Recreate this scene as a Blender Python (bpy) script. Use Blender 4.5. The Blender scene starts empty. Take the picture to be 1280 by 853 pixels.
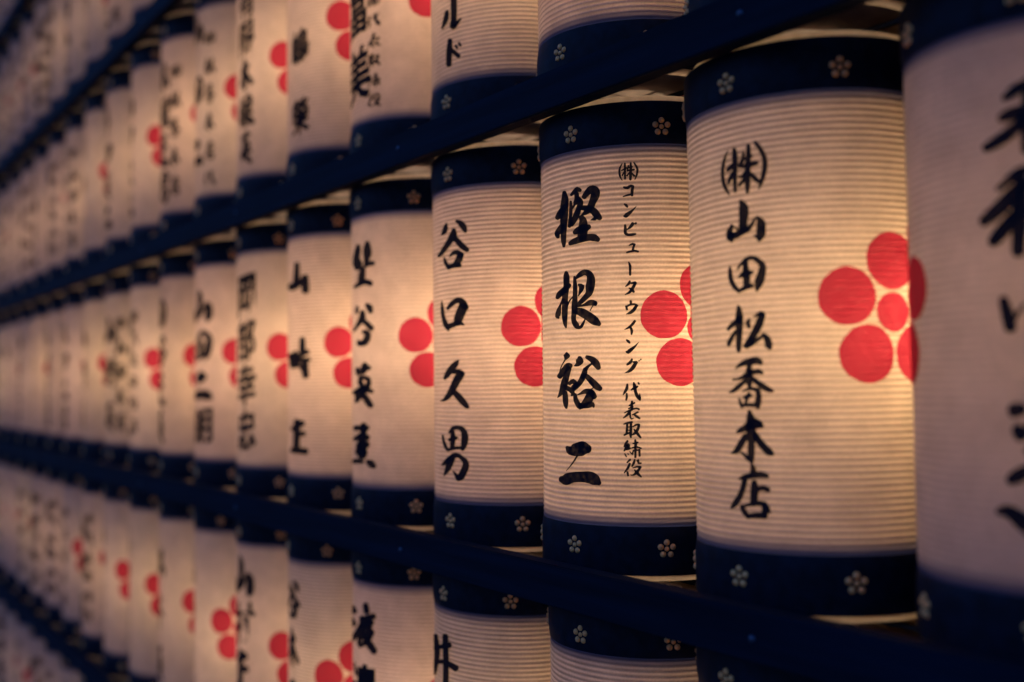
import bpy, bmesh, math, random
from mathutils import Vector, Matrix

# ------------------------------------------------------------------ camera
R0 = 0.12                      # lantern radius in metres; layout below is in lantern radii
Z0 = 1.648                     # world height of layout z = 0
FPX, YAW, PIT, ROLL = 1334.2, 0.9702, 0.0410, -0.0102
CAM = Vector((3.8234, -7.1781, -0.235))
PW, PH = 1280.0, 853.0
_f = Vector((-math.sin(YAW)*math.cos(PIT), math.cos(YAW)*math.cos(PIT), math.sin(PIT)))
_r = Vector((math.cos(YAW), math.sin(YAW), 0.0))
_u = _r.cross(_f)
RGT = _r*math.cos(ROLL) + _u*math.sin(ROLL)
UPV = -_r*math.sin(ROLL) + _u*math.cos(ROLL)
FWD = _f

def W(x, y, z):                # layout -> world
    return Vector((x*R0, y*R0, z*R0 + Z0))

sc = bpy.context.scene
cd = bpy.data.cameras.new('camera')
cam = bpy.data.objects.new('camera', cd)
sc.collection.objects.link(cam)
m = Matrix((RGT, UPV, -FWD)).transposed().to_4x4()
m.translation = W(*CAM)
cam.matrix_world = m
cd.sensor_width = 36.0
cd.lens = FPX/PW*36.0
cd.clip_start = 0.02
cd.clip_end = 500
cd.dof.use_dof = True
cd.dof.aperture_fstop = 1.8
cd.dof.aperture_blades = 9
cd.dof.focus_distance = 1.215
sc.camera = cam

# ------------------------------------------------------------------ dusk sky
SKY, SUN, EXPO = 0.128, 0.004, 3.75
world = bpy.data.worlds.new('World')
sc.world = world
world.use_nodes = True
wn = world.node_tree
for n in list(wn.nodes): wn.nodes.remove(n)
sky = wn.nodes.new('ShaderNodeTexSky')
sky.sky_type = 'NISHITA'
sky.sun_disc = False
sky.sun_elevation = math.radians(-0.5)
sky.sun_rotation = math.radians(20)
sky.ozone_density = 4.0
bg = wn.nodes.new('ShaderNodeBackground'); bg.inputs[1].default_value = SKY
wo = wn.nodes.new('ShaderNodeOutputWorld')
wn.links.new(sky.outputs[0], bg.inputs[0]); wn.links.new(bg.outputs[0], wo.inputs[0])
sl = bpy.data.lights.new('sun', 'SUN'); sl.energy = SUN; sl.angle = math.radians(20); sl.color = (0.6, 0.72, 1.0)
so = bpy.data.objects.new('sun', sl); so.rotation_euler = (math.radians(55), 0, math.radians(-25))
sc.collection.objects.link(so)
sc.view_settings.view_transform = 'Standard'
sc.view_settings.look = 'None'
sc.view_settings.exposure = EXPO
sc.view_settings.gamma = 1.0
sc.view_settings.use_curve_mapping = False
sc.render.engine = 'CYCLES'
sc.cycles.use_denoising = True
sc.cycles.max_bounces = 8
sc.cycles.diffuse_bounces = 6
sc.cycles.transmission_bounces = 6
sc.cycles.use_light_tree = True
sc.cycles.sample_clamp_indirect = 6.0
sc.cycles.caustics_reflective = False
sc.cycles.caustics_refractive = False

rnd = random.Random(7)
COL = sc.collection

# ------------------------------------------------------------------ dimensions (lantern radii)
PITCH = 2.1757
ROW = 4.7077
P_TOP, P_BOT = 2.03, -1.58       # paper extent
B_TOP, B_BOT = 2.385, -1.985      # outer ends of the black bands
LIP_T, LIP_B = 2.450, -2.045      # ends of the pale rims
NRIB = 73

# ------------------------------------------------------------------ materials
def new_mat(name):
    mt = bpy.data.materials.new(name); mt.use_nodes = True
    nt = mt.node_tree
    for n in list(nt.nodes): nt.nodes.remove(n)
    return mt, nt, nt.nodes, nt.links

def math_node(N, L, op, a, b=None, clamp=False):
    n = N.new('ShaderNodeMath'); n.operation = op; n.use_clamp = clamp
    for i, v in enumerate((a, b)):
        if v is None: continue
        if isinstance(v, (int, float)): n.inputs[i].default_value = v
        else: L.new(v, n.inputs[i])
    return n.outputs[0]

def paper_material():
    mt, nt, N, L = new_mat('washi_paper')
    out = N.new('ShaderNodeOutputMaterial')
    tc = N.new('ShaderNodeTexCoord')
    sep = N.new('ShaderNodeSeparateXYZ'); L.new(tc.outputs['Object'], sep.inputs[0])
    # hoops: light blocked by the bamboo, painted as a darker line each pitch
    ph = math_node(N, L, 'MULTIPLY', math_node(N, L, 'SUBTRACT', sep.outputs[2], P_BOT*R0), NRIB/((P_TOP-P_BOT)*R0))
    nw = N.new('ShaderNodeTexNoise'); nw.inputs['Scale'].default_value = 22; nw.inputs['Detail'].default_value = 2
    oi = N.new('ShaderNodeObjectInfo')
    addv = N.new('ShaderNodeVectorMath'); addv.operation = 'ADD'
    L.new(tc.outputs['Object'], addv.inputs[0])
    cmb = N.new('ShaderNodeCombineXYZ')
    L.new(math_node(N, L, 'MULTIPLY', oi.outputs['Random'], 37.0), cmb.inputs[0])
    L.new(cmb.outputs[0], addv.inputs[1]); L.new(addv.outputs[0], nw.inputs['Vector'])
    ph = math_node(N, L, 'ADD', ph, math_node(N, L, 'MULTIPLY', math_node(N, L, 'SUBTRACT', nw.outputs['Fac'], .5), 0.55))
    c = math_node(N, L, 'COSINE', math_node(N, L, 'MULTIPLY', ph, 2*math.pi))
    line = math_node(N, L, 'POWER', math_node(N, L, 'MULTIPLY_ADD', c, 0.5), 1.1)
    line.node.inputs[0].links[0].from_node.inputs[2].default_value = 0.5
    # fibres
    n1 = N.new('ShaderNodeTexNoise'); n1.inputs['Scale'].default_value = 26; n1.inputs['Detail'].default_value = 6; n1.inputs['Roughness'].default_value = .62
    L.new(addv.outputs[0], n1.inputs['Vector'])
    n2 = N.new('ShaderNodeTexNoise'); n2.inputs['Scale'].default_value = 420; n2.inputs['Detail'].default_value = 3
    L.new(addv.outputs[0], n2.inputs['Vector'])
    v1 = N.new('ShaderNodeMapRange'); v1.inputs[1].default_value = 0.3; v1.inputs[2].default_value = 0.7; v1.inputs[3].default_value = 0.84; v1.inputs[4].default_value = 1.08
    L.new(n1.outputs['Fac'], v1.inputs[0])
    v2 = N.new('ShaderNodeMapRange'); v2.inputs[1].default_value = 0.3; v2.inputs[2].default_value = 0.7; v2.inputs[3].default_value = 0.90; v2.inputs[4].default_value = 1.06
    L.new(n2.outputs['Fac'], v2.inputs[0])
    var = math_node(N, L, 'MULTIPLY', v1.outputs[0], v2.outputs[0])
    dk = N.new('ShaderNodeMapRange'); dk.inputs[3].default_value = 1.0; dk.inputs[4].default_value = 0.69
    ln = math_node(N, L, 'MULTIPLY', line, math_node(N, L, 'MULTIPLY_ADD', nw.outputs['Fac'], 1.2))
    ln.node.inputs[1].links[0].from_node.inputs[2].default_value = 0.4
    L.new(ln, dk.inputs[0])
    fac = math_node(N, L, 'MULTIPLY', var, dk.outputs[0])
    def col(c):
        vm = N.new('ShaderNodeVectorMath'); vm.operation = 'SCALE'; vm.inputs[0].default_value = c
        L.new(fac, vm.inputs['Scale'])
        dy = N.new('ShaderNodeMixRGB'); dy.inputs[2].default_value = (0.03, 0.045, 0.13, 1)   # navy dye running in from both ends
        L.new(dye, dy.inputs[0]); L.new(vm.outputs[0], dy.inputs[1]); return dy.outputs[0]
    mid = (P_TOP+P_BOT)/2*R0; half = (P_TOP-P_BOT)/2*R0
    ed = N.new('ShaderNodeMapRange'); ed.interpolation_type = 'SMOOTHSTEP'
    ed.inputs[1].default_value = half-.19*R0; ed.inputs[2].default_value = half-.03*R0
    L.new(math_node(N, L, 'ABSOLUTE', math_node(N, L, 'SUBTRACT', sep.outputs[2], mid)), ed.inputs[0])
    dye = ed.outputs[0]
    tr = N.new('ShaderNodeBsdfTranslucent'); L.new(col((0.74, 0.53, 0.34)), tr.inputs[0])
    df = N.new('ShaderNodeBsdfDiffuse'); L.new(col((0.63, 0.58, 0.58)), df.inputs[0])
    bp = N.new('ShaderNodeBump'); bp.inputs['Strength'].default_value = 0.25; bp.inputs['Distance'].default_value = 0.0006
    L.new(n2.outputs['Fac'], bp.inputs['Height']); L.new(bp.outputs[0], df.inputs['Normal'])
    mx = N.new('ShaderNodeMixShader'); mx.inputs[0].default_value = 0.5
    L.new(tr.outputs[0], mx.inputs[1]); L.new(df.outputs[0], mx.inputs[2])
    L.new(mx.outputs[0], out.inputs[0])
    return mt

def principled(name, c, rough=0.5, metal=0.0, noise=0.0, nscale=60, bump=0.0, spec=0.5, stretch=None):
    mt, nt, N, L = new_mat(name)
    out = N.new('ShaderNodeOutputMaterial'); b = N.new('ShaderNodeBsdfPrincipled')
    b.inputs['Base Color'].default_value = (*c, 1); b.inputs['Roughness'].default_value = rough
    b.inputs['Metallic'].default_value = metal; b.inputs['Specular IOR Level'].default_value = spec
    tc = N.new('ShaderNodeTexCoord')
    nz = N.new('ShaderNodeTexNoise'); nz.inputs['Scale'].default_value = nscale; nz.inputs['Detail'].default_value = 5
    if stretch:
        mp = N.new('ShaderNodeMapping'); mp.inputs['Scale'].default_value = stretch
        L.new(tc.outputs['Object'], mp.inputs[0]); L.new(mp.outputs[0], nz.inputs['Vector'])
    else: L.new(tc.outputs['Object'], nz.inputs['Vector'])
    if noise:
        mr = N.new('ShaderNodeMapRange'); mr.inputs[1].default_value = 0.3; mr.inputs[2].default_value = 0.7
        mr.inputs[3].default_value = 1-noise; mr.inputs[4].default_value = 1+noise
        L.new(nz.outputs['Fac'], mr.inputs[0])
        vm = N.new('ShaderNodeVectorMath'); vm.operation = 'SCALE'; vm.inputs[0].default_value = c
        L.new(mr.outputs[0], vm.inputs['Scale']); L.new(vm.outputs[0], b.inputs['Base Color'])
    if bump:
        bp = N.new('ShaderNodeBump'); bp.inputs['Strength'].default_value = bump; bp.inputs['Distance'].default_value = 0.001
        L.new(nz.outputs['Fac'], bp.inputs['Height']); L.new(bp.outputs[0], b.inputs['Normal'])
    L.new(b.outputs[0], out.inputs[0])
    return mt

def dye_material():
    # red dye soaked into the paper: it filters what the lit paper sends out
    mt, nt, N, L = new_mat('red_dye')
    out = N.new('ShaderNodeOutputMaterial')
    tc = N.new('ShaderNodeTexCoord')
    nz = N.new('ShaderNodeTexNoise'); nz.inputs['Scale'].default_value = 120; nz.inputs['Detail'].default_value = 6; nz.inputs['Roughness'].default_value = .65
    L.new(tc.outputs['Object'], nz.inputs['Vector'])
    cr = N.new('ShaderNodeValToRGB')
    cr.color_ramp.elements[0].position = 0.3; cr.color_ramp.elements[0].color = (0.64, 0.065, 0.16, 1)
    cr.color_ramp.elements[1].position = 0.7; cr.color_ramp.elements[1].color = (0.90, 0.155, 0.29, 1)
    L.new(nz.outputs['Fac'], cr.inputs[0])
    t = N.new('ShaderNodeBsdfTransparent'); L.new(cr.outputs[0], t.inputs[0])
    d = N.new('ShaderNodeBsdfDiffuse'); d.inputs[0].default_value = (0.62, 0.03, 0.07, 1)
    tl = N.new('ShaderNodeBsdfTranslucent'); tl.inputs[0].default_value = (0.80, 0.06, 0.17, 1)
    m0 = N.new('ShaderNodeMixShader'); m0.inputs[0].default_value = 0.35
    L.new(d.outputs[0], m0.inputs[2]); L.new(tl.outputs[0], m0.inputs[1])
    mx = N.new('ShaderNodeMixShader'); mx.inputs[0].default_value = 0.42
    L.new(t.outputs[0], mx.inputs[1]); L.new(m0.outputs[0], mx.inputs[2]); L.new(mx.outputs[0], out.inputs[0])
    return mt

def ink_material():
    mt, nt, N, L = new_mat('sumi_ink')
    out = N.new('ShaderNodeOutputMaterial'); tc = N.new('ShaderNodeTexCoord')
    nz = N.new('ShaderNodeTexNoise'); nz.inputs['Scale'].default_value = 190; nz.inputs['Detail'].default_value = 6
    L.new(tc.outputs['Object'], nz.inputs['Vector'])
    d = N.new('ShaderNodeBsdfDiffuse'); d.inputs[0].default_value = (0.015, 0.015, 0.023, 1)
    t = N.new('ShaderNodeBsdfTransparent')
    mr = N.new('ShaderNodeMapRange'); mr.inputs[1].default_value = .40; mr.inputs[2].default_value = .75; mr.inputs[3].default_value = .0; mr.inputs[4].default_value = .07
    L.new(nz.outputs['Fac'], mr.inputs[0])
    mx = N.new('ShaderNodeMixShader'); L.new(mr.outputs[0], mx.inputs[0]); L.new(d.outputs[0], mx.inputs[1]); L.new(t.outputs[0], mx.inputs[2])
    L.new(mx.outputs[0], out.inputs[0])
    return mt

def rim_material():
    mt, nt, N, L = new_mat('pale_rim')
    out = N.new('ShaderNodeOutputMaterial')
    tc = N.new('ShaderNodeTexCoord'); nz = N.new('ShaderNodeTexNoise'); nz.inputs['Scale'].default_value = 90
    L.new(tc.outputs['Object'], nz.inputs['Vector'])
    cr = N.new('ShaderNodeValToRGB'); cr.color_ramp.elements[0].position = .3; cr.color_ramp.elements[1].position = .7
    cr.color_ramp.elements[0].color = (.60, .47, .32, 1); cr.color_ramp.elements[1].color = (.70, .57, .42, 1)
    L.new(nz.outputs['Fac'], cr.inputs[0])
    tr = N.new('ShaderNodeBsdfTranslucent'); df = N.new('ShaderNodeBsdfDiffuse')
    L.new(cr.outputs[0], tr.inputs[0]); L.new(cr.outputs[0], df.inputs[0])
    mx = N.new('ShaderNodeMixShader'); mx.inputs[0].default_value = .45
    L.new(tr.outputs[0], mx.inputs[1]); L.new(df.outputs[0], mx.inputs[2]); L.new(mx.outputs[0], out.inputs[0])
    return mt

MAT = dict(
    paper=paper_material(),
    band=principled('navy_lacquer', (0.0014, 0.0062, 0.0180), 0.62, noise=0.5, nscale=70, bump=0.3, spec=0.18),
    rim=rim_material(),
    plate=principled('wood_plate', (0.30, 0.24, 0.20), 0.7, noise=0.2, nscale=50),
    stud=principled('brass_stud', (0.98, 0.47, 0.16), 0.4, metal=0.1, noise=0.25, nscale=500),
    ink=ink_material(),
    dye=dye_material(),
    beam=principled('navy_painted_wood', (0.0008, 0.0070, 0.021), 0.75, noise=0.45, nscale=70, bump=0.5, spec=0.12, stretch=(.05, 1, 1)),
    bolt=principled('zinc_bolt', (0.05, 0.08, 0.14), 0.4, metal=0.7),
    wire=principled('dark_steel_wire', (0.05, 0.05, 0.055), 0.45, metal=0.8),
    plank=principled('weathered_plank', (0.22, 0.18, 0.16), 0.8, noise=0.3, nscale=25, bump=0.6),
    ground=principled('stone_paving', (0.18, 0.17, 0.16), 0.85, noise=0.25, nscale=6, bump=0.5),
)

# ------------------------------------------------------------------ mesh helpers
def mesh_obj(name, me, parent=None, loc=None, rz=None):
    o = bpy.data.objects.new(name, me); COL.objects.link(o)
    if parent is not None: o.parent = parent
    if loc is not None: o.location = loc
    if rz is not None: o.rotation_euler[2] = rz
    return o

def build_mesh(name, verts, faces, mat, smooth=True):
    me = bpy.data.meshes.new(name); me.from_pydata(verts, [], faces); me.update()
    me.materials.append(mat)
    if smooth:
        me.polygons.foreach_set('use_smooth', [True]*len(me.polygons))
    return me

def lathe(name, prof, seg, mat, closed=False):
    """prof: (radius, z) in layout radii; revolve about z"""
    vs, fs = [], []
    n = len(prof)
    cs = [(math.sin(2*math.pi*i/seg), -math.cos(2*math.pi*i/seg)) for i in range(seg)]
    for r, z in prof:
        for sx, sy in cs: vs.append((r*sx*R0, r*sy*R0, z*R0))
    for j in range(n if closed else n-1):
        a, b = j*seg, ((j+1) % n)*seg
        for i in range(seg):
            k = (i+1) % seg
            fs.append((a+i, a+k, b+k, b+i))
    return build_mesh(name, vs, fs, mat)

def sharp(me, deg=40):
    try: me.set_sharp_from_angle(angle=math.radians(deg))
    except Exception: pass
    return me

def box_mesh(name, x0, x1, y0, y1, z0, z1, mat, bev=0.0):
    bm = bmesh.new()
    bmesh.ops.create_cube(bm, size=1)
    for v in bm.verts:
        v.co = Vector((x0+(v.co.x+.5)*(x1-x0), y0+(v.co.y+.5)*(y1-y0), z0+(v.co.z+.5)*(z1-z0)))
    if bev: bmesh.ops.bevel(bm, geom=bm.edges[:], offset=bev, segments=2, affect='EDGES')
    me = bpy.data.meshes.new(name); bm.to_mesh(me); bm.free(); me.materials.append(mat)
    return me

def tube(pts, rad, seg=8):
    vs, fs = [], []
    n = len(pts)
    for i, p in enumerate(pts):
        t = (pts[min(i+1, n-1)]-pts[max(i-1, 0)]).normalized()
        a = t.orthogonal().normalized() if i == 0 else (a - t*a.dot(t)).normalized()
        b = t.cross(a)
        for k in range(seg):
            w = 2*math.pi*k/seg
            vs.append(tuple(p + a*math.cos(w)*rad + b*math.sin(w)*rad))
    for i in range(n-1):
        for k in range(seg):
            q = (k+1) % seg
            fs.append((i*seg+k, i*seg+q, (i+1)*seg+q, (i+1)*seg+k))
    fs.append(tuple(range(seg-1, -1, -1))); fs.append(tuple((n-1)*seg+k for k in range(seg)))
    return vs, fs

# ------------------------------------------------------------------ lantern part meshes (shared)
def paper_mesh():
    per = 6; prof = []
    for i in range(NRIB*per+1):
        z = P_BOT + (P_TOP-P_BOT)*i/(NRIB*per)
        prof.append((0.994+0.004*math.cos(2*math.pi*i/per), z))
    return lathe('paper', prof, 112, MAT['paper'])

PAPER = paper_mesh()
def band_profile(sign):
    # sign +1: top band, -1: bottom band; a ring with a rolled lip towards the paper
    zi, zo = (1.985, B_TOP) if sign > 0 else (-1.545, B_BOT)
    s = 1 if sign > 0 else -1
    return [(0.97, zi+s*.02), (0.995, zi), (1.002, zi+s*.02), (1.009, zi+s*.075), (1.012, zi+s*.10), (1.013, zo-s*.02), (1.006, zo), (0.95, zo)]
def outward(prof): return prof if prof[0][1] < prof[-1][1] else prof
BAND_T = sharp(lathe('top_band', band_profile(1)[::1], 96, MAT['band'], True), 50)
BAND_B = sharp(lathe('bottom_band', band_profile(-1)[::1], 96, MAT['band'], True), 50)
RIM_T = sharp(lathe('top_rim', [(0.955, B_TOP-.10), (0.957, LIP_T-.015), (0.945, LIP_T), (0.915, LIP_T)], 80, MAT['rim']))
RIM_B = sharp(lathe('bottom_rim', [(0.915, LIP_B), (0.945, LIP_B), (0.957, LIP_B+.015), (0.955, B_BOT+.10)], 80, MAT['rim']))
PLATE_T = sharp(lathe('top_plate', [(0.32, LIP_T-.03), (0.92, LIP_T-.03), (0.92, LIP_T-.008), (0.32, LIP_T-.008)], 48, MAT['plate'], True))
PLATE_B = sharp(lathe('bottom_plate', [(0.05, LIP_B+.008), (0.92, LIP_B+.008), (0.92, LIP_B+.03), (0.05, LIP_B+.03)], 48, MAT['plate'], True))
for me in (BAND_T, BAND_B, RIM_T, RIM_B, PLATE_T, PLATE_B):
    bm = bmesh.new(); bm.from_mesh(me); bmesh.ops.recalc_face_normals(bm, faces=bm.faces[:]); bm.to_mesh(me); bm.free()

def dome(cx, cz, r, vs, fs, seg=10, rings=3):
    """half dome standing out along -y"""
    b = len(vs)
    vs.append((cx, -r*.75, cz))
    for j in range(1, rings+1):
        a = j/rings*math.pi/2
        for i in range(seg):
            w = 2*math.pi*i/seg
            vs.append((cx+r*math.sin(a)*math.cos(w), -r*.75*math.cos(a), cz+r*math.sin(a)*math.sin(w)))
    for i in range(seg):
        k = (i+1) % seg
        fs.append((b, b+1+i, b+1+k))
        for j in range(rings-1):
            p, q = b+1+j*seg, b+1+(j+1)*seg
            fs.append((p+i, q+i, q+k, p+k))

def flower_mesh():
    vs, fs = [], []
    for i in range(5):
        a = math.pi/2 + i*2*math.pi/5
        dome(.060*math.cos(a)*R0, .060*math.sin(a)*R0, .029*R0, vs, fs)
    dome(0, 0, .024*R0, vs, fs)
    return build_mesh('stud_flower', vs, fs, MAT['stud'])
FLOWER = flower_mesh()
TA = 0.0322
FL_ANG = [TA + i*2*math.pi/7 for i in range(7)]
ZF_T, ZF_B = 2.142, -1.742

def stud_ring_mesh():
    vs, fs = [], []
    src = [tuple(v.co) for v in FLOWER.vertices]; sf = [tuple(p.vertices) for p in FLOWER.polygons]
    for zf in (ZF_T, ZF_B):
        for a in FL_ANG:
            b = len(vs)
            for x, y, z in src:
                yy = y - 1.010*R0
                vs.append((x*math.cos(a)-yy*math.sin(a), x*math.sin(a)+yy*math.cos(a), z+zf*R0))
            fs += [tuple(i+b for i in f) for f in sf]
    return build_mesh('stud_flowers', vs, fs, MAT['stud'])
STUDS = stud_ring_mesh()

def on_cyl(th, z, rad):
    return (math.sin(th)*rad*R0, -math.cos(th)*rad*R0, z*R0)

T_CR, Z_CR, R_CR, R_PET, R_MID = 1.3092, 0.278, 0.392, 0.222, 0.152
def crest_mesh(side):
    vs, fs = [], []
    discs = [(0, 0, R_MID)] + [(R_CR*math.cos(math.pi/2+i*2*math.pi/5), R_CR*math.sin(math.pi/2+i*2*math.pi/5), R_PET) for i in range(5)]
    for cx, cz, r in discs:
        b = len(vs); vs.append(on_cyl(side*T_CR+cx, Z_CR+cz, 1.003))
        rg, sg = 6, 40
        for j in range(1, rg+1):
            for i in range(sg):
                w = 2*math.pi*i/sg
                q = r*j/rg*(1 + .010*math.sin(3*w+cx*9) + .007*math.sin(7*w+cz*20) + .005*math.sin(13*w))
                vs.append(on_cyl(side*T_CR+cx+q*math.cos(w), Z_CR+cz+q*math.sin(w), 1.003))
        for i in range(sg):
            k = (i+1) % sg
            fs.append((b, b+1+i, b+1+k))
            for j in range(rg-1):
                p, q = b+1+j*sg, b+1+(j+1)*sg
                fs.append((p+i, q+i, q+k, p+k))
    return build_mesh('plum_crest', vs, fs, MAT['dye'])
CREST = {s: crest_mesh(s) for s in (-1, 1)}

def bail_mesh():
    pts = []
    for i in range(17):
        a = math.pi*i/16
        pts.append(Vector((0, -math.cos(a)*0.93*R0, (LIP_T-.10 + math.sin(a)**.5*.262)*R0)))
    vs, fs = tube(pts, .016*R0, 6)
    return build_mesh('wire_handle', vs, fs, MAT['wire'])
BAIL = bail_mesh()
ROD_Z = 2.58

# ------------------------------------------------------------------ lettering
def pix_to_surface(px, py, cx, rad=1.0):
    """photo pixel -> (theta, z) on the lantern whose axis is at (cx, 0)"""
    d = FWD + RGT*((px-PW/2)/FPX) - UPV*((py-PH/2)/FPX)
    ox, oy = CAM.x-cx, CAM.y
    a = d.x*d.x+d.y*d.y; b = ox*d.x+oy*d.y; c = ox*ox+oy*oy-rad*rad
    disc = b*b-a*c
    if disc < 0: disc = 0.0
    t = (-b-math.sqrt(disc))/a
    x, y, z = ox+d.x*t, oy+d.y*t, CAM.z+d.z*t
    return math.atan2(x, -y), z

def catmull(pts, step):
    out = []
    n = len(pts)
    for i in range(n-1):
        p0, p1, p2, p3 = pts[max(i-1, 0)], pts[i], pts[i+1], pts[min(i+2, n-1)]
        ln = math.hypot(p2[0]-p1[0], p2[1]-p1[1])
        k = max(2, int(ln/step))
        for s in range(k):
            t = s/k
            out.append(tuple(.5*((2*p1[j]) + (p2[j]-p0[j])*t + (2*p0[j]-5*p1[j]+4*p2[j]-p3[j])*t*t + (3*p1[j]-p0[j]-3*p2[j]+p3[j])*t**3) for j in range(3)))
    out.append(tuple(pts[-1]))
    return out

def stroke_poly(st, step, bold=1.0):
    """brush stroke: list of quads/tris in the 2D trace frame"""
    if len(st) == 1: st = [st[0], (st[0][0]+.5, st[0][1]+.5, st[0][2])]
    c = catmull([tuple(map(float, p)) for p in st], step)
    n = len(c); rows = []
    for i, (x, y, w) in enumerate(c):
        a, b = c[max(i-1, 0)], c[min(i+1, n-1)]
        dx, dy = b[0]-a[0], b[1]-a[1]; l = math.hypot(dx, dy) or 1
        rows.append((x, y, max(w*bold, 2)*.5, dx/l, dy/l))
    # rounded ends
    def cap(r, sgn):
        x, y, h, dx, dy = r
        return [(x+sgn*dx*h*k*.8, y+sgn*dy*h*k*.8, h*math.sqrt(1-k*k), dx, dy) for k in (.45, .8, .97)]
    rows = cap(rows[0], -1)[::-1] + rows + cap(rows[-1], 1)
    vs, fs = [], []
    for x, y, h, dx, dy in rows:
        for k in (-1, -.33, .33, 1): vs.append((x-dy*h*k, y+dx*h*k))
    for i in range(len(rows)-1):
        for k in range(3):
            fs.append((i*4+k, i*4+k+1, i*4+4+k+1, i*4+4+k))
    return vs, fs

def S(*a):
    """flat list x,y,w,... -> stroke"""
    return [tuple(a[i:i+3]) for i in range(0, len(a), 3)]

A8, A10, A14 = 8.533, 10.663, 14.217
# brush strokes traced in enlarged crops of the writing: (crop x, crop y, scale, strokes)
G = {}
G['oak'] = (680, 220, A8, [S(215,178,35,222,250,60,215,350,70,210,480,62,207,600,50,208,700,42,210,755,22),
 S(140,450,40,165,415,55,195,370,55,230,310,40,245,290,20), S(200,520,40,170,570,50,140,620,48,148,655,30),
 S(288,205,22,320,172,35,355,145,45,385,155,30), S(345,190,40,348,240,40,335,290,40), S(283,275,22,285,350,30,280,440,28,272,500,30,270,540,30),
 S(350,240,50,390,280,45,375,330,45,355,390,50,330,450,50,290,520,40), S(300,345,18,330,300,20),
 S(425,225,42,455,185,50,500,145,65,540,155,75,545,200,75,515,280,60,490,340,60,450,385,45,400,420,15),
 S(395,340,40,450,345,50,520,370,60,565,420,62,595,450,42), S(495,472,6,540,455,35),
 S(395,440,45,415,480,65,415,560,80,405,650,80), S(325,605,38,360,585,60,430,560,70,480,540,40),
 S(275,722,35,320,700,50,400,672,58,480,655,58,540,660,60,575,680,40)])
G['root'] = (680, 325, A8, [S(235,135,30,238,180,52,238,280,50,225,380,50,222,500,50,220,600,48,225,680,35,235,725,12),
 S(140,405,32,165,370,50,220,320,50,270,270,36), S(205,420,25,175,480,18,155,550,42,145,605,42,155,620,20), S(245,500,14,270,440,14,310,390,10),
 S(322,180,18,330,260,35,330,380,40,325,480,50,320,560,45,315,640,42,345,700,50,380,722,26,410,690,25,440,625,8),
 S(340,195,22,380,160,42,430,132,48,480,152,58,500,210,70,490,290,75,480,350,58,440,400,45,390,450,38,355,490,28),
 S(370,265,22,400,285,48,390,330,32,365,385,8), S(360,500,8,430,480,25,500,455,50,548,465,42), S(525,480,10,490,540,9),
 S(345,545,55,400,560,72,470,600,75,540,650,75,588,685,38)])
G['plenty'] = (680, 430, A8, [S(240,98,20,242,125,58,232,155,30), S(225,170,14,185,240,10,170,300,14),
 S(165,350,45,200,300,48,255,240,58,283,235,42), S(265,260,45,240,340,50,215,430,60,190,510,48,145,575,8), S(225,520,40,228,590,48,232,650,40,238,685,20),
 S(235,470,40,280,490,40,308,530,36,292,550,18), S(268,425,30,310,398,40,335,430,40,315,470,46),
 S(380,150,38,380,180,68,355,220,38,322,236,8), S(455,140,32,510,165,52,555,210,62,580,255,42), S(510,210,16,470,240,24,440,275,38),
 S(440,270,38,425,330,50,390,400,45,350,450,42,315,485,36), S(445,335,38,500,390,52,560,450,58,598,478,42),
 S(330,540,28,340,600,42,375,665,46,385,688,26), S(350,547,8,390,530,20,440,508,42,500,515,52,535,565,48),
 S(500,530,64,475,590,74,430,640,55,395,670,45), S(395,668,36,460,655,50,515,645,42,528,672,18), S(522,470,10,470,500,10)])
G['two'] = (680, 530, A8, [S(245,252,30,280,280,80,350,275,112,420,262,118,470,268,72), S(400,225,60,418,205,26), S(355,340,16,300,425,12,235,505,4),
 S(185,592,55,230,595,95,300,572,88,400,566,88,490,572,100,550,602,90,588,632,42)])
G['ltd'] = (890, 165, A8, [S(170,200,8,135,290,24,115,400,30,120,520,32,150,610,32,185,670,14), S(460,115,28,510,180,38,555,270,42,565,370,45,545,480,40,520,560,30,500,615,10),
 S(238,185,32,245,280,48,245,400,42,245,520,35,248,635,32), S(165,410,30,215,370,46,260,345,36), S(225,440,32,195,500,34,175,550,22),
 S(388,145,32,390,220,42,385,330,46,380,450,46,380,560,48,378,648,28), S(335,220,22,330,290,32,300,360,36), S(330,300,20,430,262,22),
 S(285,375,18,370,365,40,450,340,44,485,335,32), S(370,420,28,320,478,28,285,482,18), S(360,480,28,320,540,32,288,578,22), S(400,440,32,450,490,42,493,533,36)])
G['mountain'] = (890, 240, A8, [S(305,98,28,335,160,76,340,230,82,335,310,72,330,400,72), S(215,357,22,190,430,56,205,500,68,210,538,14),
 S(180,470,46,250,465,56,320,425,58,380,400,48,420,360,32,460,290,22,480,268,14), S(215,360,14,275,405,18),
 S(485,268,18,520,330,72,525,400,78,520,470,76,502,520,32), S(445,465,10,490,490,36)])
G['field'] = (890, 300, A8, [S(193,278,10,193,340,34,205,430,40,240,500,40,290,552,32), S(290,550,28,350,515,42,430,490,38),
 S(275,310,18,320,250,28,380,205,36,440,197,38,500,232,50,540,292,58,525,380,72,500,460,76,480,540,32),
 S(355,230,46,360,310,52,370,390,62,370,490,56), S(282,405,12,330,375,50,400,355,46,448,345,12)])
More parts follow.
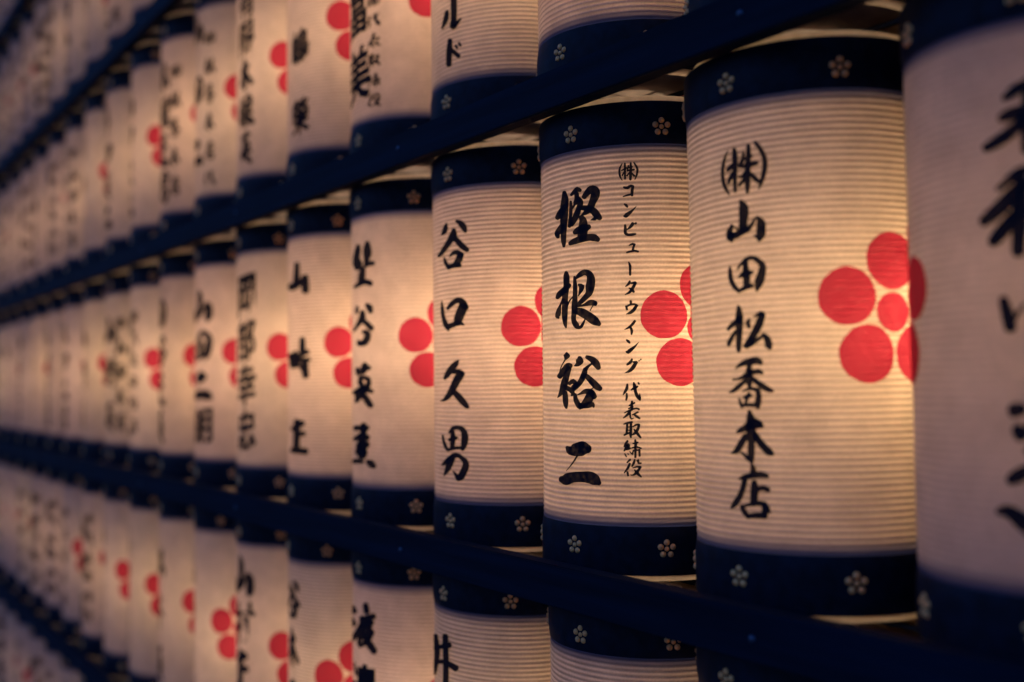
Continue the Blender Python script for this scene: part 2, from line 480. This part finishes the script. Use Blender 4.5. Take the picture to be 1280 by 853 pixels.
G['pine'] = (890, 370, A8, [S(283,115,30,290,180,56,290,260,66,290,370,58,287,480,50,285,570,42,288,606,14), S(172,360,28,200,325,42,260,280,46,330,225,18),
 S(250,380,28,210,450,38,180,510,38,180,538,14), S(405,243,12,385,290,42,400,342,28), S(320,310,10,370,285,10),
 S(440,230,10,490,207,32,530,198,55,545,220,46), S(535,215,56,500,310,68,450,410,62,390,500,52,358,538,46), S(370,545,42,440,500,42,510,455,32,545,420,22),
 S(545,408,18,585,460,56,610,530,58,620,572,28), S(560,540,10,600,545,36)])
G['incense'] = (890, 430, A8, [S(250,265,10,310,222,42,390,195,58,480,182,62,523,208,42), S(400,220,42,395,300,56,395,380,66,400,450,38,400,490,22),
 S(222,382,16,290,375,24,360,340,46,430,308,46,500,300,46,538,318,28), S(350,400,38,280,460,42,230,500,36,182,520,10), S(430,370,36,490,420,46,560,470,52,620,500,42,655,510,18),
 S(290,578,13,300,620,26,320,678,26), S(330,510,13,400,480,28,470,490,36), S(485,490,46,498,560,48,490,630,56,490,686,32),
 S(332,580,16,380,562,42,433,552,16), S(395,530,28,375,590,28,355,640,22), S(320,660,26,400,655,32,480,660,36)])
G['tree'] = (890, 500, A8, [S(398,125,30,408,180,62,415,260,78,420,360,80,420,460,62,418,560,62,420,640,46,422,688,16), S(267,345,22,310,325,46,380,290,70,450,262,85,510,272,66,545,288,22),
 S(450,205,22,510,245,36), S(360,390,55,310,470,58,265,540,52,207,570,12), S(312,560,16,350,595,28,400,640,40), S(455,360,46,500,440,58,560,515,62,620,570,60,652,584,28)])
G['shop'] = (890, 565, A8, [S(425,135,22,440,190,52,440,250,46), S(282,290,12,340,275,46,430,257,50,520,247,56,592,265,36), S(350,300,46,330,390,48,290,490,52,240,560,50,207,598,22),
 S(450,325,46,455,400,70,450,480,66,440,560,55), S(480,412,36,540,388,46,602,414,42), S(317,582,36,345,640,46,390,700,36), S(340,580,26,420,562,36,500,552,46,570,572,46),
 S(550,562,52,590,620,54,622,658,16), S(570,610,62,565,695,44), S(380,690,40,470,682,50,570,685,54)])
G['valley'] = (535, 265, A10, [S(245,155,22,235,210,50,215,270,50,183,303,22), S(378,122,30,430,150,60,475,205,66,498,262,40),
 S(345,240,45,335,310,80,290,390,66,230,480,56,180,550,46,140,592,30), S(350,340,55,410,410,62,470,470,66,525,508,50),
 S(215,612,18,235,680,42,280,755,38), S(287,600,13,330,555,42,390,540,56,440,580,72), S(430,570,74,410,640,74,370,700,62), S(270,735,46,350,715,50,428,715,44)])
G['mouth'] = (535, 355, A10, [S(183,228,13,190,330,38,205,450,42,240,550,55,275,625,20), S(262,330,36,320,265,52,400,218,60,460,250,76,500,320,70),
 S(470,310,104,430,400,100,400,480,94,380,525,64), S(265,575,54,350,540,56,430,525,50,478,550,16)])
G['long'] = (535, 440, A10, [S(405,115,18,370,160,60,310,230,70,260,300,60,222,358,34), S(340,270,46,420,258,42,460,310,46),
 S(440,290,84,390,370,86,340,470,76,290,560,66,230,630,46,168,660,10), S(340,530,55,400,590,70,460,660,70,520,728,50,543,735,22)])
G['man'] = (535, 525, A10, [S(195,208,22,210,290,33,240,370,38,270,412,22), S(282,175,22,330,117,42,400,102,46,460,132,56,490,210,72,485,310,72,460,395,40),
 S(330,160,42,330,250,56,325,330,52,310,390,36), S(278,270,30,340,245,54,393,240,22), S(265,405,30,340,380,36,420,372,36,468,390,36),
 S(192,600,26,250,555,56,320,500,60,370,472,56,430,492,46,490,550,56), S(490,540,56,505,610,72,470,700,76,430,770,74,402,798,40), S(330,682,12,370,730,36,400,780,54), S(320,520,66,285,600,70,255,670,55,212,743,16)])
G['s_ltd'] = (760, 195, A14, [S(250,130,10,210,210,24,200,290,27,215,370,24,250,430,10), S(455,112,16,505,190,26,520,260,27,505,340,24,475,415,12),
 S(297,130,22,298,250,30,300,405,26), S(240,255,18,330,210,22), S(285,280,18,250,345,20), S(402,120,22,400,250,36,395,415,32), S(360,170,18,345,240,22), S(340,260,22,460,240,24), S(370,200,18,430,190,18), S(380,290,18,335,350,20), S(415,300,22,465,353,27)])
G['s_ko'] = (760, 195, A14, [S(278,555,26,340,565,38,400,530,34,443,545,36), S(440,540,36,425,620,38,425,698,32), S(265,720,13,340,695,24,420,680,28)])
G['s_n'] = (765, 225, A14, [S(215,425,18,250,450,36,270,475,26), S(207,638,22,240,635,52,300,590,44,370,530,24,430,465,6)])
G['s_bi'] = (765, 275, A14, [S(230,90,28,235,160,38,235,230,38,290,262,34,370,255,34,418,245,22), S(368,62,42,330,115,38,265,170,13), S(418,58,34)])
G['s_yu'] = (765, 275, A14, [S(302,450,16,360,425,28,400,437,28), S(400,430,28,375,490,28,365,550,28), S(262,575,24,340,555,27,400,545,27,463,560,26)])
G['s_bar'] = (765, 325, A14, [S(295,38,18,318,100,33,320,180,31,320,262,28)])
G['s_ta'] = (765, 325, A14, [S(315,373,22,295,420,33,240,470,13), S(330,410,18,410,402,36), S(415,405,36,370,490,38,310,570,33,230,615,10), S(302,500,18,350,520,33,383,563,32)])
G['s_u'] = (765, 375, A14, [S(330,18,32,335,75,28), S(250,110,28,265,168,27), S(255,115,22,330,80,26,400,75,26,448,100,27), S(430,105,37,380,180,43,320,225,37,250,250,8)])
G['s_i'] = (765, 375, A14, [S(405,372,32,360,430,33,300,485,28,220,525,6), S(330,490,28,350,545,36,345,607,22)])
G['s_n2'] = (765, 420, A14, [S(255,68,18,290,95,36,313,123,22), S(252,275,22,280,285,46,340,240,43,410,180,24,475,105,5)])
G['s_gu'] = (765, 420, A14, [S(355,408,22,330,460,37,268,508,27), S(370,460,18,430,460,32), S(430,465,42,370,560,47,310,620,37,225,655,6), S(480,438,22), S(510,415,22)])
G['s_dai'] = (765, 470, A14, [S(270,143,22,265,210,37,230,280,32,195,335,10), S(260,310,22,262,370,28,250,428,22), S(335,250,13,390,215,36,455,185,22), S(385,118,22,400,180,46,415,270,38,450,360,42,498,423,27), S(490,312,13,500,398,26), S(465,120,22,480,140,22)])
G['s_hyo'] = (765, 470, A14, [S(355,450,27,350,520,36,350,600,32), S(302,525,18,400,475,22), S(292,580,16,370,545,22), S(220,655,13,330,600,22,430,575,23,478,590,27), S(330,610,27,270,690,32,200,745,13), S(320,660,27,325,730,23,350,763,18,385,745,10), S(360,690,18,460,640,23), S(390,680,23,440,720,32,493,753,22)])
G['s_tori'] = (765, 515, A14, [S(210,215,18,290,190,27,360,177,22), S(270,200,27,265,300,30,255,390,27), S(335,190,32,335,300,35,330,400,35,335,452,22), S(270,270,14,330,260,14), S(270,325,14,330,320,14), S(215,410,22,280,380,23,330,355,18), S(370,260,16,430,225,26,480,225,27), S(480,225,29,455,310,37,400,380,32,350,410,12), S(390,310,20,440,370,37,508,453,25)])
G['s_shimari'] = (765, 515, A14, [S(275,513,27,240,570,32,215,615,18), S(290,570,27,250,640,40,215,690,18), S(225,610,22,300,590,36,270,660,36,330,640,18), S(225,740,16,255,793,18), S(280,735,13,290,755,13), S(315,700,13,345,740,15), S(410,493,22,420,560,36,415,650,32,415,803,27), S(370,560,18,460,540,22), S(350,640,16,430,620,23,518,645,20), S(380,680,18,360,750,23), S(385,690,16,490,670,23), S(485,670,29,490,778,27)])
G['s_yaku'] = (765, 550, A14, [S(323,347,27,267,400,18), S(315,420,27,280,500,32,215,585,13), S(275,570,26,285,632,27), S(405,348,22,385,410,32,355,465,22), S(440,370,18,470,350,18), S(465,360,27,470,410,27,518,410,20), S(370,495,13,440,475,23,510,480,27), S(500,490,29,440,570,37,380,620,23,325,620,10), S(400,530,16,450,590,40,518,653,20)])
G['wall_a'] = (430, 290, 10.66, [S(190,190,35,180,260,50,165,350,55,180,440,78,170,485,45), S(310,145,35,310,220,62,310,290,68,300,370,46,290,450,36), S(300,440,36,340,425,36,390,420,34), S(250,490,44,240,570,55,230,670,58), S(142,733,26,200,700,36,280,668,44,358,690,40)])
G['valley_b'] = (430, 370, 10.66, [S(180,145,22,170,220,30), S(302,123,34,340,160,54,355,212,38), S(245,213,38,240,300,54,190,380,36,122,478,16), S(260,330,36,320,390,46,368,438,44), S(260,480,34,310,500,48,310,560,54,270,620,54,212,640,42), S(190,590,18,200,640,36)])
G['hero'] = (430, 445, 10.66, [S(180,173,34,190,230,44), S(280,115,44,270,170,62,250,230,36), S(250,170,26,340,160,34), S(220,280,34,210,370,38), S(240,290,34,320,310,40,325,390,44,300,420,44), S(230,340,26,240,420,52,210,500,80,160,618,24), S(132,490,34,250,450,54,378,475,30), S(260,520,44,310,600,54,358,668,44)])
G['fragrant'] = (430, 525, 10.66, [S(150,110,44,200,110,44,318,110,34), S(260,73,52,260,150,60), S(142,260,34,230,210,44,318,240,44), S(240,220,54,240,320,70,240,480,70), S(190,350,54,308,330,54), S(180,420,54,280,440,54), S(112,560,26,160,550,44,250,560,26), S(310,552,30,350,580,60,398,618,44)])
G['l5_a'] = (350, 310, 3.046, [S(65,62,12,62,140,17), S(42,150,18,65,140,16,90,120,10), S(95,112,17,97,163,18)])
G['l5_b'] = (350, 310, 3.046, [S(85,348,13,85,400,15), S(45,410,17,50,450,16), S(60,400,12,65,450,12), S(60,420,9,105,395,12), S(75,430,12,110,425,11), S(95,430,14,98,488,16), S(78,448,9,88,470,9)])
G['l5_c'] = (350, 310, 3.046, [S(47,690,11,85,667,15), S(65,662,16,62,770,16), S(65,712,11,90,707,13), S(47,770,14,98,775,16)])
G['ru'] = (520, 0, 2.585, [S(100,37,8,97,60,12,85,92,5), S(122,-12,14,122,60,13,119,88,12,145,60,4)])
G['do'] = (520, 0, 2.585, [S(110,130,10,107,170,13,106,210,12), S(112,160,10,138,182,10), S(128,148,6,133,156,6), S(139,140,6,144,148,6)])
G['well'] = (530, 730, 3.459, [S(50,225,14,57,300,17,46,388,10), S(92,225,17,95,330,17,94,440,17,92,480,12), S(45,278,10,110,265,18), S(40,340,12,90,338,14,138,365,20)])
G['watari'] = (200, 540, 2.725, [S(655,598,11,662,612,12), S(652,640,11,660,655,12), S(656,705,12,668,690,12,682,655,6), S(700,590,12,704,612,13), S(684,638,9,728,628,13), S(690,634,13,688,680,13,676,722,7),
 S(696,655,9,724,650,10), S(704,642,9,703,672,9), S(717,640,9,716,670,9), S(690,690,9,722,682,13), S(720,684,13,704,712,13,680,732,6), S(694,694,10,712,722,15,730,748,13)])
A27 = 2.754
G['l0_a'] = (1150, 90, A27, [S(290,92,16,330,62,30,400,20,22), S(278,160,22,320,145,36,420,110,24), S(228,262,26,290,225,34,345,180,30,420,120,20), S(372,30,26,368,150,34,366,270,26), S(380,140,18,430,210,30,480,262,32)])
G['l0_b'] = (1150, 90, A27, [S(268,405,14,310,370,24,345,345,28,400,330,20), S(220,515,30,280,465,42,345,400,40,400,375,26), S(252,585,32,290,540,40,335,480,28), S(345,350,30,345,480,44,338,620,36), S(420,420,26,430,540,30), S(430,420,20,500,410,30,490,540,26), S(430,545,20,495,535,22)])
G['l0_c'] = (1150, 90, A27, [S(288,785,26,300,830,34,312,880,34), S(316,862,16,345,820,10,362,800,8), S(420,760,20,450,820,32,460,880,28)])
G['l0_d'] = (1150, 390, A27, [S(322,340,40,350,335,34), S(335,405,34,350,425,40), S(312,578,30,345,560,40,400,530,24), S(270,685,20,310,690,36,370,735,48,440,790,44), S(400,330,30,400,460,40,398,640,34), S(370,400,22,480,370,30), S(370,480,22,470,455,28), S(420,600,24,480,680,40)])

def surf_mesh(name, verts2, faces, rad=1.004):
    return build_mesh(name, [on_cyl(t, z, r) for t, z, r in verts2], faces, MAT['ink'], smooth=True)

def traced_lettering(keys, cx, rot, zrow, tilt=0.0, name='character'):
    out = []
    for key in keys:
        vs, fs, n = [], [], 0
        x0, y0, s, strokes = G[key]
        for st in strokes:
            pv, pf = stroke_poly(st, 1.6*s, 1.5 if key[:2] == 's_' or key in ('well', 'ru', 'do') else 1.7 if x0 < 430 else 1.75 if x0 < 500 else 1.3)
            b = len(vs); n += 1
            rad = 1.0045 + 0.00015*(n % 14)
            for x, y in pv:
                t, z = pix_to_surface(x0+x/s, y0+y/s, cx, rad)
                if tilt: t, z = pix_to_surface(x0+x/s, y0+y/s, cx+tilt*(z-zrow), rad)
                vs.append((t-rot, z-zrow, rad))
            fs += [tuple(i+b for i in f) for f in pf]
        out.append(surf_mesh(name, vs, fs))
    return out

GLYPH = {}
def glyph(ch):
    """filled outline of one character from Blender's built-in font, boxed to 0..1, cut into narrow upright strips"""
    if ch in GLYPH: return GLYPH[ch]
    cu = bpy.data.curves.new('glyph', 'FONT'); cu.body = ch; cu.resolution_u = 2; cu.offset = 0.02; cu.fill_mode = 'FRONT'
    o = bpy.data.objects.new('glyph', cu); COL.objects.link(o)
    bpy.context.view_layer.update()
    dg = bpy.context.evaluated_depsgraph_get()
    me = bpy.data.meshes.new_from_object(o.evaluated_get(dg))
    bpy.data.objects.remove(o); bpy.data.curves.remove(cu)
    bm = bmesh.new(); bm.from_mesh(me); bpy.data.meshes.remove(me)
    xs = [v.co.x for v in bm.verts] or [0, 1]; ys = [v.co.y for v in bm.verts] or [0, 1]
    s = max(max(xs)-min(xs), max(ys)-min(ys), .55); mx, my = (max(xs)+min(xs))/2, (max(ys)+min(ys))/2
    for v in bm.verts:
        x, y = (v.co.x-mx)/s, (v.co.y-my)/s
        v.co = Vector((x, y+.10*x, 0))          # the hand-written line rises to the right
    for i in range(-4, 5):
        g = bm.verts[:]+bm.edges[:]+bm.faces[:]
        bmesh.ops.bisect_plane(bm, geom=g, plane_co=(i*.11, 0, 0), plane_no=(1, 0, 0))
    bm.verts.index_update()
    r = ([(v.co.x, v.co.y) for v in bm.verts], [tuple(v.index for v in f.verts) for f in bm.faces])
    bm.free(); GLYPH[ch] = r
    return r

BRUSH = {'山': 'mountain', '田': 'field', '松': 'pine', '香': 'incense', '木': 'tree', '店': 'shop', '谷': 'valley', '口': 'mouth', '久': 'long', '男': 'man',
         '根': 'root', '二': 'two', '英': 'hero', '正': 'l5_c', '井': 'well', '代': 's_dai', '表': 's_hyo', '取': 's_tori', '締': 's_shimari', '役': 's_yaku', '株': 's_ltd', '裕': 'plenty'}
def brush_glyph(ch):
    key = BRUSH[ch]
    if key in GLYPH: return GLYPH[key]
    x0, y0, s, strokes = G[key]
    vs, fs = [], []
    for st in strokes:
        pv, pf = stroke_poly(st, 3.0*s, 1.75)
        b = len(vs); vs += [(x/s, -y/s) for x, y in pv]; fs += [tuple(i+b for i in f) for f in pf]
    xs = [v[0] for v in vs]; ys = [v[1] for v in vs]
    fx = .62 if x0 < 600 else .75 if x0 < 890 else .9           # undo the foreshortening of the flank it was traced on
    w, h = (max(xs)-min(xs))/fx, max(ys)-min(ys)
    q = max(w, h); mx, my = (max(xs)+min(xs))/2, (max(ys)+min(ys))/2
    GLYPH[key] = ([((x-mx)/fx/q, (y-my)/q) for x, y in vs], fs)
    return GLYPH[key]

def font_lettering(text, th, z_top, z_bot, width, name='character'):
    """one upright column of writing centred at angle th between z_top and z_bot"""
    out = []
    n = len(text); h = (z_top-z_bot)/n
    for i, ch in enumerate(text):
        if ch == ' ': continue
        vs, fs = [], []
        gv, gf = brush_glyph(ch) if ch in BRUSH else glyph(ch); b = len(vs)
        zc = z_top-h*(i+.5); hh = min(h*.92, width*1.25)
        heavy = ((0, 0, 0),) if ch in BRUSH else ((0, 0, 0), (.028, .012, .0003))   # a loaded brush: outline laid down more than once
        for ox, oy, orad in heavy:
            b = len(vs)
            for x, y in gv: vs.append((th+(x+ox)*width, zc+(y+oy)*hh, 1.0045+orad))
            fs += [tuple(k+b for k in f) for f in gf]
        out.append(surf_mesh(name, vs, fs))
    return out

# ------------------------------------------------------------------ one lantern
ORD = ['zero', 'first', 'second', 'third', 'fourth', 'fifth', 'sixth', 'seventh', 'eighth', 'ninth', 'tenth', 'eleventh', 'twelfth',
       'thirteenth', 'fourteenth', 'fifteenth', 'sixteenth', 'seventeenth', 'eighteenth', 'nineteenth', 'twentieth']
ROWNAME = {0: 'middle row', 1: 'row just above the middle', -1: 'row just below the middle', 2: 'second row above the middle',
           3: 'third row above the middle', -2: 'second row below the middle'}
BULB = 0.162
def lantern(row, k, rot=0.0, dx=0.0, dz=0.0, bright=1.0, letters=(), label=None, tilt=0.0):
    cx = -k*PITCH+dx; zr = row*ROW+dz
    e = bpy.data.objects.new('paper_lantern', None); COL.objects.link(e)
    e.empty_display_size = .05
    e.location = W(cx+tilt*LIP_B, 0, zr+LIP_B); e.rotation_euler = (0, tilt, rot)
    e['label'] = label; e['category'] = 'lantern'; e['group'] = 'lanterns of the '+ROWNAME[row]
    up = Vector((0, 0, -LIP_B*R0))
    mesh_obj('paper', PAPER, e, up)
    bt = mesh_obj('top_band', BAND_T, e, up); bb = mesh_obj('bottom_band', BAND_B, e, up)
    mesh_obj('top_rim', RIM_T, e, up); mesh_obj('bottom_rim', RIM_B, e, up)
    mesh_obj('top_plate', PLATE_T, e, up); mesh_obj('bottom_plate', PLATE_B, e, up)
    mesh_obj('wire_handle', BAIL, e, up, -rot)
    if k <= 7:
        for b, zf in ((bt, ZF_T), (bb, ZF_B)):
            for a in FL_ANG:
                if abs((a+rot+math.pi) % (2*math.pi)-math.pi) > 2.0: continue
                o = mesh_obj('stud_flower', FLOWER, b)
                o.location = (math.sin(a)*1.010*R0, -math.cos(a)*1.010*R0, zf*R0); o.rotation_euler[2] = a
    else:
        mesh_obj('stud_ring', STUDS, e, up)['kind'] = 'stuff'
    for s in (-1, 1): mesh_obj('plum_crest', CREST[s], e, up)
    for me in letters: mesh_obj('character', me, e, up)
    ld = bpy.data.lights.new('bulb', 'POINT'); ld.energy = BULB*bright; ld.color = (1.0, 0.755*rnd.uniform(.97, 1.03), 0.52*rnd.uniform(.9, 1.1)); ld.shadow_soft_size = 0.03
    lo = bpy.data.objects.new('bulb', ld); COL.objects.link(lo); lo.parent = e
    lo.location = up + Vector((rnd.uniform(.46, .58)*R0, rnd.uniform(.36, .48)*R0, rnd.uniform(.12, .42)*R0))
    return e

def letter_px(text, row, k, rot, dx, x, y0, y1, wpx, dz=0.0):
    """column of writing given by photo pixels on a lantern that can be read"""
    cx = -k*PITCH+dx
    t, _ = pix_to_surface(x, (y0+y1)/2, cx)
    za = pix_to_surface(x, y0, cx)[1]; zb = pix_to_surface(x, y1, cx)[1]
    t0 = pix_to_surface(x-wpx/2, (y0+y1)/2, cx)[0]; t1 = pix_to_surface(x+wpx/2, (y0+y1)/2, cx)[0]
    z0 = row*ROW+dz
    return font_lettering(text, t-rot, za-z0, zb-z0, max(.2, t1-t0))

def project(x, y, z):
    d = Vector((x, y, z))-CAM; w = d.dot(FWD)
    return PW/2+FPX*d.dot(RGT)/w, PH/2-FPX*d.dot(UPV)/w

def seen(row, k):
    """any part of the lantern's visible left flank inside the frame"""
    cx = -k*PITCH
    v = Vector((CAM.x-cx, CAM.y)); b = math.atan2(v.x, -v.y); a = math.acos(1/v.length)
    for t in (b-a, b-a+.3, b-a+.6, b-a+.9):
        for i in range(13):
            z = row*ROW+LIP_B+(LIP_T-LIP_B)*i/12
            px, py = project(cx+math.sin(t), -math.cos(t), z)
            if -2 < px < PW+2 and -2 < py < PH+2: return True
    return False

# writing that can be read
TWO = 'the lantern with two columns of writing'
NAMES = ['山田正二', '谷口英男', '山口久二', '木根正男', '山崎英', '田口久男', '松谷二', '山木正', '井口英二', '松田久', '山根男', '田谷正英', '木口二男', '谷山久正', '松井英', '口田山二']
FIRM = ['代表取締役', '株山田木店', '株代表取締役', '株松香木店']
special = {}
def put(row, k, **kw): special[(row, k)] = kw
put(0, 0, rot=.24, tilt=-.004, bright=.34, tr=['l0_a', 'l0_b', 'l0_c', 'l0_d'], look='dim lantern with huge characters and red plum crests on both flanks, middle row')
put(0, 1, rot=.035, tilt=-.011, bright=1.0, tr=['ltd', 'mountain', 'field', 'pine', 'incense', 'tree', 'shop'], look='lantern with one long column starting with a bracketed character, middle row')
put(0, 2, rot=.134, tilt=.004, bright=1.0, tr=['oak', 'root', 'plenty', 'two'], tr2=['s_ltd', 's_ko', 's_n', 's_bi', 's_yu', 's_bar', 's_ta', 's_u', 's_i', 's_n2', 's_gu', 's_dai', 's_hyo', 's_tori', 's_shimari', 's_yaku'],
    look='sharp lantern with four big characters and a column of small writing beside them')
put(0, 3, rot=.062, tilt=.0, bright=1.0, tr=['valley', 'mouth', 'long', 'man'], look='lantern with four bold characters, beside the one with big and small writing, middle row')
put(0, 4, rot=-.02, bright=1.05, tr=['wall_a', 'valley_b', 'hero', 'fragrant'])
put(0, 5, rot=-.05, bright=1.05, tr=['l5_a', 'l5_b', 'l5_c'])
put(0, 6, rot=-.05, px=[('岡部幸忠', 306, 342, 566, 19)])
put(0, 7, rot=-.02, px=[('山田二朗', 251, 358, 558, 17)])
put(1, 2, rot=.02, zb=-.5)
put(1, 3, rot=.05, tr=['ru', 'do'])
put(1, 4, rot=.0, px=[('富美', 446, -30, 138, 17), ('株代表取締役', 467, -12, 138, 17)])
put(1, 5, rot=.0, px=[('山嶋榮', 374, -70, 190, 20)])
put(1, 6, rot=.0, px=[('有限木根英', 307, -20, 208, 18)])
put(1, 7, rot=.02, px=[('山田二', 247, 0, 230, 11), ('株松香木店代', 262, 30, 240, 14)])
put(-1, 2, rot=.12, dx=.08, px=[('木根', 733, 842, 1100, 38)])
put(-1, 3, rot=-.06, dx=-.04, tr=['well'])
put(-1, 4, rot=-.05, tr=['watari'], px=[('邉正', 452, 826, 980, 26)])
put(-1, 5, rot=-.22, px=[('谷木二', 366, 720, 900, 12)])
put(-1, 6, rot=-.02, px=[('山村正', 303, 690, 870, 18)])
put(-1, 7, rot=-.25)

for row in (0, 1, -1, 2, 3, -2):
    ks = [k for k in range(-1, 19) if seen(row, k)]
    for k in ([min(ks)-1] if min(ks) > -1 else []) + ks:          # one more lantern past the edge of the frame
        kw = special.get((row, k), {})
        rot = kw.get('rot', rnd.gauss(0, .13)); dx = kw.get('dx', 0.0)
        tilt = kw.get('tilt', rnd.gauss(0, .004)); cx = -k*PITCH+dx; zr = row*ROW
        letters = []
        if 'tr' in kw: letters += (traced_lettering(kw['tr'], cx, rot, zr, tilt))
        if 'tr2' in kw: letters += (traced_lettering(kw['tr2'], cx, rot, zr, tilt))
        for (t, x, y0, y1, w) in kw.get('px', ()): letters += (letter_px(t, row, k, rot, dx, x, y0, y1, w))
        if not letters:
            nm = rnd.choice(NAMES)
            letters += (font_lettering(nm, -.02 if rnd.random() < .7 else -.16, 1.6, kw.get('zb', -1.35), .56))
            if 'zb' not in kw and rnd.random() < .45: letters += (font_lettering(rnd.choice(FIRM), .36, 1.55, -1.25, .32))
        n = k-2
        if 'look' in kw: lab = kw['look']
        elif k < 0: lab = 'white paper lantern, %s, before the dim huge-lettered lantern' % ROWNAME[row]
        elif n > 0: lab = 'white paper lantern, %s, %s column past %s' % (ROWNAME[row], ORD[n], 'the two-column lettered lantern')
        else: lab = 'white paper lantern, %s, %s %s' % (ROWNAME[row], 'above' if row > 0 else 'under', ('dim huge-lettered lantern', 'the long bracketed name', 'the two-column lettered lantern')[k])
        rb = {0: 1.0, 1: .8, -1: .56, 2: .5, -2: .36, 3: .42}[row]*math.exp(-.075*max(0, k-6))
        lantern(row, k, rot, dx, 0.0, kw.get('bright', 1.0)*rb*rnd.uniform(.88, 1.12), letters, lab, tilt)

# ------------------------------------------------------------------ beams, rods, back wall, ground
X0, X1 = -20.6*PITCH, 1.6*PITCH
def tag(o, label, cat, group=None):
    o['label'] = label; o['category'] = cat
    if group: o['group'] = group
    return o
bolt_vs, bolt_fs = [], []
dome(0, 0, .034*R0, bolt_vs, bolt_fs, 12, 4)
BOLT = build_mesh('bolt_head', bolt_vs, bolt_fs, MAT['bolt'])
BEAMNAME = {-2: 'lowest dark navy beam, under the row just below the middle', -1: 'dark navy beam under the middle row of lanterns', 0: 'dark navy beam above the middle row of lanterns',
            1: 'dark navy beam above the row just above the middle', 2: 'highest dark navy beam, under the third row above the middle'}
BY0, BY1 = -1.200, -1.016
for i in range(-2, 3):
    z0, z1 = ((2.375, 2.745) if i >= 0 else (2.395, 2.785))
    c = W((X0+X1)/2, BY0, 2.58+i*ROW)
    hx = (X1-X0)/2*R0
    pr = [(BY0, z0), (BY1, z0), (BY1, z1), (BY0, z1)]
    vs = [(sx*hx, (y-BY0)*R0, (z-2.58)*R0) for sx in (-1, 1) for y, z in pr]
    n = len(pr)
    fs = [(q, (q+1) % n, n+(q+1) % n, n+q) for q in range(n)] + [tuple(range(n)), tuple(range(2*n-1, n-1, -1))]
    me = build_mesh('beam', vs, fs, MAT['beam'], False)
    bm = bmesh.new(); bm.from_mesh(me); bmesh.ops.recalc_face_normals(bm, faces=bm.faces[:])
    bmesh.ops.bevel(bm, geom=[e for e in bm.edges if e.calc_face_angle(0) > 1], offset=.0012, segments=2, affect='EDGES')
    bm.to_mesh(me); bm.free()
    o = mesh_obj('beam', me, None, c)
    tag(o, BEAMNAME[i], 'beam', 'beams between the lantern rows')
    for q in range(-1, 8):
        x = -1.79 - q*5.45
        mesh_obj('bolt_head', BOLT, o, Vector((x*R0-c.x, 0.0004, -.012*R0)))
for i in range(-3, 4):
    z = ROD_Z+i*ROW
    hx = (X1-X0)/2*R0
    vs, fs = tube([Vector((-hx, 0, 0)), Vector((0, 0, 0)), Vector((hx, 0, 0))], .026*R0, 8)
    o = mesh_obj('hanging_rod', build_mesh('hanging_rod', vs, fs, MAT['wire']), None, W((X0+X1)/2, 0, z))
    tag(o, 'thin dark steel rod carrying the lanterns of the '+ROWNAME.get(i, 'row under the second below the middle'), 'rod', 'rods carrying the lanterns')

# the boarded wall behind the lanterns
YW = 1.75
wl = bpy.data.objects.new('board_wall', None); COL.objects.link(wl); wl.location = ((X0+X1)/2*R0, YW*R0, 0)
tag(wl, 'wall of dark horizontal boards behind the rows of lanterns', 'wall')
hx = (X1-X0)/2*R0+.12
ph = .148
PLANK = box_mesh('plank', -hx, hx, 0, .018, .002, ph-.004, MAT['plank'], .002)
for i in range(27):
    mesh_obj('plank', PLANK, wl, Vector((0, rnd.uniform(0, .004), i*ph+.01)))
mesh_obj('backing', box_mesh('backing', -hx, hx, .023, .05, 0, 27*ph+.02, MAT['plank']), wl)
# end posts that carry the beams and rods
for i, x in enumerate((X0-.35, X1+.35)):
    o = mesh_obj('end_post', box_mesh('end_post', -.042, .042, BY0*R0, YW*R0-.002, 0, 27*ph, MAT['beam'], .003), None, Vector((x*R0, 0, 0)))
    tag(o, 'navy post at the %s end of the lantern rows' % ('far' if i == 0 else 'near'), 'post')
g = mesh_obj('ground', build_mesh('ground', [(-60, -60, 0), (60, -60, 0), (60, 60, 0), (-60, 60, 0)], [(0, 1, 2, 3)], MAT['ground'], False))
g['kind'] = 'structure'
